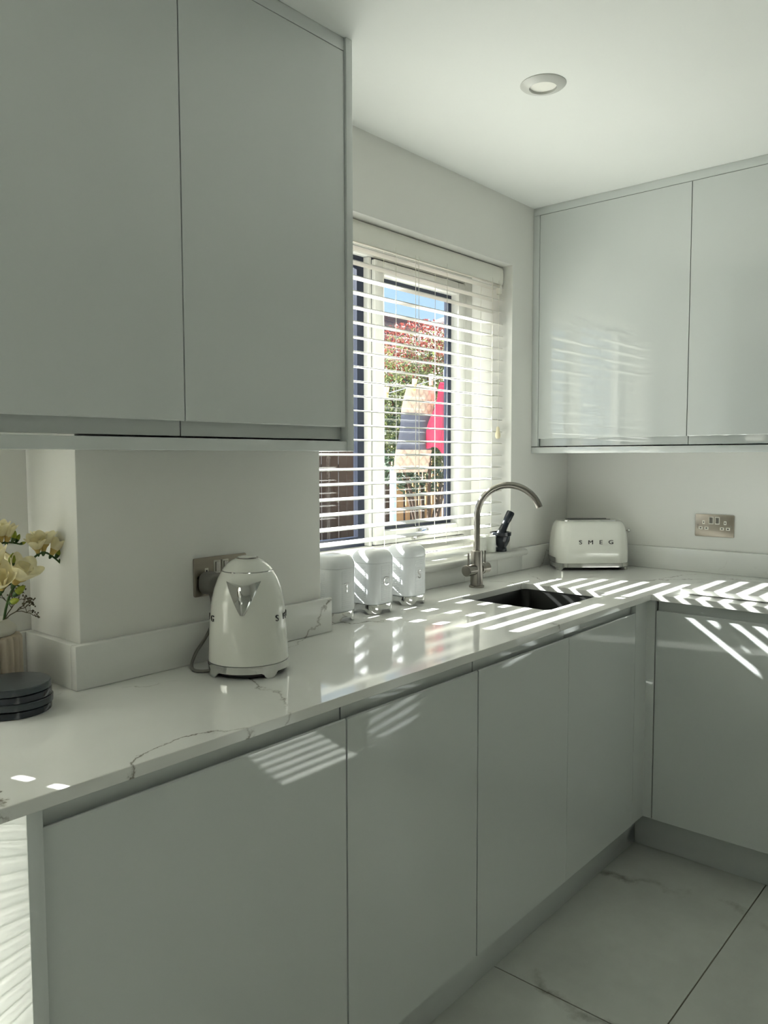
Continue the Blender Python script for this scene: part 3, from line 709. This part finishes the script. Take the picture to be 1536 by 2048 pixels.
freesia('tall freesia stem with greenish cream blooms at the left edge', [(-1.880, .520, zb), (-1.872, .522, 1.08), (-1.866, .520, 1.165), (-1.852, .517, 1.185), (-1.834, .516, 1.187), (-1.815, .515, 1.182)], .0028,
        [((-1.866, .514, 1.182), (-.3, -.3, .9), .036, .8), ((-1.853, .514, 1.189), (-.05, -.2, 1), .034, .75), ((-1.842, .512, 1.189), (.2, -.2, 1), .030, .6), ((-1.852, .512, 1.172), (.3, -.5, -.5), .024, .6)],
        [((-1.830, .515, 1.188), (.25, -.1, .9), .020), ((-1.823, .515, 1.186), (.4, 0, .8), .016), ((-1.816, .515, 1.182), (.8, 0, .2), .012)])
freesia('short freesia stem with big open cream blooms above the vase neck', [(-1.890, .508, zb), (-1.880, .502, 1.05), (-1.868, .486, 1.095), (-1.852, .482, 1.112), (-1.835, .480, 1.106)], .0028,
        [((-1.869, .478, 1.105), (-.3, -.6, .7), .042, 1.0), ((-1.846, .476, 1.112), (.25, -.5, .75), .042, 1.1), ((-1.872, .480, 1.140), (-.2, -.2, 1), .040, .7)],
        [((-1.848, .476, 1.090), (.3, -.5, .5), .028), ((-1.857, .476, 1.078), (.2, -.6, .2), .024), ((-1.851, .478, 1.143), (.15, -.1, 1), .026)])
freesia('thin freesia stem with closed green buds behind the blooms', [(-1.876, .528, zb), (-1.866, .528, 1.06), (-1.852, .526, 1.12), (-1.843, .525, 1.142)], .0024,
        [], [((-1.843, .525, 1.140), (.5, 0, .8), .024), ((-1.847, .524, 1.138), (-.3, 0, .9), .024)])
for k in range(5):
    a = (-.022, -.010, .002, .012, .020)[k]
    m = MB(); p0 = Vector((vx+a*.6+.008, vy-.012+.005*k, zb)); p1 = p0+Vector((a*1.2+.006, -.012+.004*k, .10+.02*(k % 3)))
    sd_ = Vector((.7, -.7, 0)); g = []
    for i in range(7):
        t = i/6; c = p0.lerp(p1, t)+Vector((0, 0, 0)); wd = .0045*(1-t)**.6+.0003
        g += [c-sd_*wd, c+Vector((.0012, .0012, 0)), c+sd_*wd]
    m.add(g, [(i*3+j, i*3+j+1, i*3+j+4, i*3+j+3) for i in range(6) for j in range(2)])
    labs5 = ['leftmost blade leaf in the vase', 'second blade leaf from left in the vase', 'middle blade leaf in the vase', 'fourth blade leaf from left in the vase', 'rightmost blade leaf in the vase']
    o = m.build('blade_leaf', M_STEM, smooth=60); tag(o, 'narrow green '+labs5[k], 'leaf', 'blade leaves in the vase')
sg = thing('dried_sprig', 'thin dried filler sprig with tiny brown buds right of the vase', 'sprig', (-1.872, .515, .960))
m = MB(); mb_ = MB()
def branch(p, d, l, dep):
    e = p+d*l; m.tube([p, p.lerp(e, .5)+Vector((0, 0, .002)), e], [.0007*(.6+.3*dep)]*3, 5)
    if dep == 0:
        for _ in range(2): mb_.ball(e+Vector((rnd.gauss(0, .002), rnd.gauss(0, .002), rnd.gauss(0, .002))), .0017, n=6, m=4)
        return
    for _ in range(3):
        branch(e, (d+Vector((rnd.gauss(0, .45), rnd.gauss(0, .35), rnd.gauss(0, .45)))).normalized(), l*rnd.uniform(.5, .8), dep-1)
branch(Vector((0, 0, 0)), Vector((.22, -.1, 1)).normalized(), .085, 0)
branch(Vector((.018, -.008, .08)), Vector((.75, -.15, .5)).normalized(), .026, 3)
branch(Vector((.018, -.008, .08)), Vector((.5, -.1, .8)).normalized(), .026, 3)
m.build('twigs', M_TWIG, sg, smooth=60); mb_.build('tiny_buds', M_TWIG, sg, smooth=60)['kind'] = 'stuff'

# ================================================================= THE GARDEN OUTSIDE
M_PAVE = mat('concrete_paving', (140, 132, 122), .9, var=.1, vscale=4, bmp=.2)
M_FENCE = mat('weathered_fence', (46, 43, 45), .85, var=.18, vscale=14, bmp=.2, stretch=(6, 6, .6))
M_WOOD = mat('orange_softwood', (206, 160, 108), .7, var=.12, vscale=12, bmp=.1, stretch=(6, 6, .5))
M_TILE = mat('red_brown_roof_tile', (128, 98, 92), .85, var=.2, vscale=3, bmp=.2)
M_BRICK = mat('brown_brick', (150, 104, 84), .9, var=.2, vscale=20, bmp=.3)
M_GUT = mat('white_gutter', (238, 238, 232), .35, var=.01)
M_SLATE = mat('dark_roof_felt', (96, 92, 92), .9, var=.1, vscale=6)
M_RENDER = mat('pale_render', (196, 190, 178), .9, var=.05)
M_LEAFG = translucent('green_leaf', (112, 122, 74), .35, .25, 6)
M_LEAFR = translucent('red_young_leaf', (138, 66, 58), .25, .2, 6)
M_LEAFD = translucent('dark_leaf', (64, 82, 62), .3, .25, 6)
M_BARK = mat('bark', (78, 62, 50), .9, var=.2)
M_QUILT = translucent('cream_quilted_cloth', (206, 184, 162), .16, .04, 30)
M_GREYC = translucent('slate_grey_cloth', (104, 106, 118), .12, .05, 30)
M_PINK = translucent('bright_pink_cloth', (226, 66, 104), .25, .06, 20)
M_PEGW = mat('wooden_peg', (232, 190, 120), .6, var=.08)
M_PEGB = mat('pale_blue_peg', (170, 206, 226), .4, var=.03)
M_LINE = mat('washing_line', (220, 222, 218), .6, var=.03)
M_PROP = mat('blue_grey_pole', (150, 178, 206), .4, var=.04)
gd = struct(MB().box(-14, 34, .96, 30, -.35, -.15).build('ground', M_PAVE, smooth=0), 'paved garden ground outside the window')

# boundary fence: each board its own part
fn = thing('garden_fence', 'weathered brown board fence across the garden', 'fence', (2.0, 6.0, -.15))
f0 = None
for k in range(32):
    x = k*.152
    if f0 is None: f0 = MB().box(0, .146, 0, .018, 0, 1.62).build('board', M_FENCE, fn, bevel=.002, seg=1)
    else:
        o = f0.copy(); COL.objects.link(o); o.parent = fn; o.location = (x, (.004 if k % 2 else 0), 0)
for z in (.25, 1.35): MB().box(-.02, 4.88, .020+.004, .065, z, z+.075).build('rail', M_FENCE, fn)
MB().box(-.02, 4.88, -.012, .034, 1.621, 1.650).build('capping', M_FENCE, fn)
# slatted softwood screen in front of it
sc_ = thing('wooden_screen', 'upright softwood slat screen behind the hanging laundry', 'screen', (4.62, 4.9, -.15))
f0 = None
for k in range(13):
    x = k*.125
    if f0 is None: f0 = MB().box(0, .07, 0, .02, .45, 1.98).build('slat', M_WOOD, sc_, bevel=.002, seg=1)
    else:
        o = f0.copy(); COL.objects.link(o); o.parent = sc_; o.location = (x, 0, 0)
for z in (.52, 1.86): MB().box(-.03, 1.60, .0205, .055, z, z+.06).build('rail', M_WOOD, sc_)
for x in (-.08, 1.60): MB().box(x, x+.075, -.01, .065, 0, 2.0).build('post', M_WOOD, sc_, bevel=.003)

# shrub with red young leaves
rb = random.Random(11)
def foliage(n, cen, rad, size, fn_):
    vs_, fs_ = [], []
    for _ in range(n):
        while True:
            p = Vector((rb.uniform(-1, 1), rb.uniform(-1, 1), rb.uniform(-1, 1)))
            if .35 < p.length < 1: break
        if not fn_(p): continue
        c = Vector((cen[0]+p.x*rad[0], cen[1]+p.y*rad[1], cen[2]+p.z*rad[2]))
        d = Vector((rb.gauss(0, 1), rb.gauss(0, 1), rb.gauss(.3, 1))).normalized(); u = d.orthogonal().normalized(); u.rotate(Matrix.Rotation(rb.uniform(0, 6.28), 3, d))
        v = d.cross(u); l = size*rb.uniform(.7, 1.3); o = len(vs_)
        vs_ += [c-u*l, c+v*l*.38+d*l*.12, c+u*l, c-v*l*.38+d*l*.12]; fs_.append((o, o+1, o+2, o+3))
    m = MB(); m.add(vs_, fs_); return m
sh = thing('red_tipped_shrub', 'large garden shrub with green leaves and red tips', 'shrub', (4.08, 4.1, -.15))
foliage(15000, (0, 0, 2.12), (.95, .55, .74), .024, lambda p: p.z < rb.gauss(.55, .35)).build('green_leaves', M_LEAFG, sh, smooth=0)['kind'] = 'stuff'
foliage(14000, (0, 0, 2.16), (.97, .57, .76), .022, lambda p: p.z > rb.gauss(.42, .25)).build('red_leaves', M_LEAFR, sh, smooth=0)['kind'] = 'stuff'
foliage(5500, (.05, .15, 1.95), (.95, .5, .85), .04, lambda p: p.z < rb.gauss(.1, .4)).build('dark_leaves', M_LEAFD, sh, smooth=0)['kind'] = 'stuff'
for k in range(6):
    a = k*1.05; MB().tube([(0.03*math.cos(a), .03*math.sin(a), 0), (.12*math.cos(a), .1*math.sin(a), .8), (.42*math.cos(a), .25*math.sin(a), 1.6), (.6*math.cos(a), .35*math.sin(a), 2.3)], [.03, .022, .014, .006], 7).build('stem', M_BARK, sh)

# tiled house behind
hs = thing('tiled_house', 'brick house with red brown tiled roof beyond the garden', 'house', (9.0, 16.5, -.15))
MB().box(0, 20, .3, 7, 0, 4.15).build('wall', M_BRICK, hs, smooth=0)
rf = MB()
NC = 20
for i in range(NC):
    t0, t1 = i/NC, (i+1)/NC
    y0, y1 = -.15+4.3*t0, -.15+4.3*t1; z0, z1 = 4.05+3.2*t0, 4.05+3.2*t1
    nx = 68
    for j in range(nx):
        x0 = -.3+20.6*j/nx; x1 = x0+20.6/nx*.96
        rf.add([(x0, y0, z0+.05), ((x0+x1)/2, y0, z0+.085), (x1, y0, z0+.05), (x1, y1+.05, z1+.015), ((x0+x1)/2, y1+.05, z1+.05), (x0, y1+.05, z1+.015), (x0, y0, z0), (x1, y0, z0)],
               [(0, 1, 4, 5), (1, 2, 3, 4), (6, 0, 1, 2, 7)])
ro = rf.build('roof_tiles', M_TILE, hs, smooth=0); ro['kind'] = 'stuff'
MB().prism([(-.15, 4.02), (4.15, 7.22), (8.45, 4.02)], 'x', -.28, 20.28).build('roof_deck', M_SLATE, hs, smooth=0)
rt0 = None
for k in range(46):
    if rt0 is None: rt0 = MB().tube([(-.3, 4.15, 7.25), (.13, 4.15, 7.25)], .13, 10).build('ridge_tile', M_TILE, hs)
    else:
        o = rt0.copy(); COL.objects.link(o); o.parent = hs; o.location = (.449*k, 0, 0)
MB().box(-.2, 20.2, -.30, -.16, 3.93, 4.06).build('gutter', M_GUT, hs, bevel=.02)
for x in (4.6, 7.4, 10.6):
    wd_ = MB(); wd_.box(x, x+.06, .22, .30, 2.3, 3.6).box(x+1.24, x+1.3, .22, .30, 2.3, 3.6).box(x+.06, x+1.24, .22, .30, 2.3, 2.36).box(x+.06, x+1.24, .22, .30, 3.54, 3.6).box(x+.62, x+.68, .22, .30, 2.36, 3.54)
    wf = wd_.build('window', M_GUT, hs)
    for q in (x+.06, x+.68): MB().box(q, q+.56, .27, .285, 2.36, 3.54).build('pane', M_GASK, wf, smooth=0)

# neighbour's eaves with white gutter, top right of the window
ev = thing('neighbour_outbuilding', 'pale outbuilding with white gutter and dark roof edge at upper right', 'building', (7.0, 3.6, -.15))
MB().box(.28, 4.2, -.4, 2.85, 0, 3.05).build('wall', M_RENDER, ev, smooth=0)
MB().box(.02, .05, -.6, 2.98, 3.02, 3.34).build('fascia', M_GUT, ev, bevel=.004)
MB().box(.05, .30, -.6, 2.98, 3.02, 3.05).build('soffit', M_GUT, ev)
MB().prism([(-.12, 3.36), (-.13, 3.27), (-.105, 3.20), (-.03, 3.185), (.018, 3.20), (.018, 3.36), (.006, 3.36), (.006, 3.215), (-.03, 3.20), (-.095, 3.212), (-.115, 3.27), (-.108, 3.36)], 'y', -.6, 3.00).build('gutter', M_GUT, ev, smooth=40)
MB().prism([(-.14, 3.365), (-.145, 3.26), (-.115, 3.185), (-.03, 3.168), (.018, 3.18), (.018, 3.365)], 'y', 2.96, 3.03).build('gutter_end_cap', M_GUT, ev, smooth=40)
MB().prism([(-.145, 3.365), (-.15, 3.26), (-.118, 3.182), (-.03, 3.166), (.018, 3.178), (.018, 3.19), (-.03, 3.18), (-.10, 3.196), (-.13, 3.27), (-.13, 3.365)], 'y', 2.42, 2.50).build('gutter_bracket', M_GUT, ev, smooth=40)
MB().prism([(-.02, 3.37), (2.2, 4.10), (2.2, 4.22), (-.02, 3.49)], 'y', -.6, 2.80).build('roof', M_SLATE, ev, smooth=0)
MB().tube([(.16, 2.6, 0), (.16, 2.6, 2.75), (.10, 2.6, 2.95), (-.02, 2.6, 3.17)], .035, 12).build('downpipe', M_GUT, ev)

# washing line
WY = 2.40
def sag(x): return 1.755+.25*(x-1.43)
wl = tag(MB().tube([(x, WY, sag(x)) for x in [-.58+.23*k for k in range(19)]], .0035, 6).build('washing_line', M_LINE), 'thin white washing line strung across the garden', 'washing line')
def peg(label, x, m, lean=0.0):
    t = thing('clothes_peg', label, 'peg', (x, WY, sag(x)), 0, 'pegs on the washing line'); t.rotation_euler = (0, lean, 0)
    for s in (-1, 1):
        MB().prism([(s*.002, -.035), (s*.009, -.033), (s*.010, .008), (s*.016, .045), (s*.010, .046), (s*.003, .010)], 'y', -.012, .012).build('leg', m, t)
    MB().tube([(-.012, -.013, .004), (.012, -.013, .004)], .002, 6).build('spring', M_STEEL, t)
peg('lone wooden peg on the bare left part of the line', 1.47, M_PEGW, .12)
peg('wooden peg at the left top of the quilted oven glove', 1.765, M_PEGW, .15)
peg('pale wooden peg at the right top of the quilted oven glove', 1.955, M_QUILT)
peg('pale blue peg holding the pink cloth', 2.125, M_PEGB, .1)
# double oven glove: quilted ends, plain grey middle
og = thing('oven_glove', 'hanging double oven glove with cream quilted ends and grey middle', 'oven glove', (1.85, WY+.035, 1.245))
def cloth(fx0, fx1, z0, z1, quilt, thick=.012, yoff=0.0):
    m = MB(); nx, nz = 36, max(8, int((z1-z0)/.008)); F, B = [], []
    for i in range(nz+1):
        z = z0+(z1-z0)*i/nz
        for j in range(nx+1):
            u = j/nx; x = fx0(z)+(fx1(z)-fx0(z))*u
            q = 0
            if quilt:
                a = abs(math.sin((x+z)*PI/.075)); b_ = abs(math.sin((x-z)*PI/.075)); q = .018*min(a, b_)**.5
            wv = .010*math.sin(u*5+z*6)+.008*math.sin(z*17+u*2)
            e = min(1, min(u, 1-u)*14)
            F.append((x, yoff+wv-thick*e-q*e, z)); B.append((x, yoff+wv+thick*e*.3, z))
    n = (nx+1)*(nz+1); fs = []
    for i in range(nz):
        for j in range(nx):
            a = i*(nx+1)+j; fs.append((a, a+1, a+nx+2, a+nx+1)); fs.append((n+a, n+a+nx+1, n+a+nx+2, n+a+1))
    m.add(F+B, fs); return m
gx0 = lambda z: -.26+.13*(z/.6); gx1 = lambda z: .105+.105*(z/.6)
cloth(gx0, gx1, .41, .60, True).build('quilted_top', M_QUILT, og, smooth=80)
cloth(gx0, gx1, .155, .41, False).build('grey_middle', M_GREYC, og, smooth=80)
cloth(gx0, gx1, .0, .155, True).build('quilted_end', M_QUILT, og, smooth=80)
MB().tube([(.05, 0, .01), (.055, 0, -.03), (.05, 0, -.055)], .004, 6).build('hanging_loop', M_QUILT, og)
pk = cloth(lambda z: -.15*(1-z/.43)**.8 if z < .42 else .0, lambda z: .065, 0.0, .43, False, .004)
for i, v in enumerate(pk.v):                      # ragged drooping hem
    x, y, z = v; d = max(0, 1-z/.12); pk.v[i] = (x, y+.03*math.sin(x*40)*(1-z/.42), z-d*(.07*(x+.2)/.26 if x > -.2 else 0)+.012*d*math.sin(x*70))
tag(pk.build('pink_cloth', M_PINK, loc=(2.005, WY-.05, 1.445), smooth=80), 'bright pink cleaning cloth hanging at the right of the line', 'cloth')
for x_, lab_ in ((-.60, 'left steel post holding the washing line'), (3.60, 'right steel post holding the washing line')):
    tag(MB().tube([(x_, WY, -.149), (x_, WY, sag(x_)+.06)], .025, 14).build('line_post', M_STEEL), lab_, 'post')
tag(MB().tube([(1.80, 2.62, -.149), (1.80, 2.62, 1.28)], .024, 14).build('clothes_prop', M_PROP), 'pale blue upright pole below the laundry', 'pole')
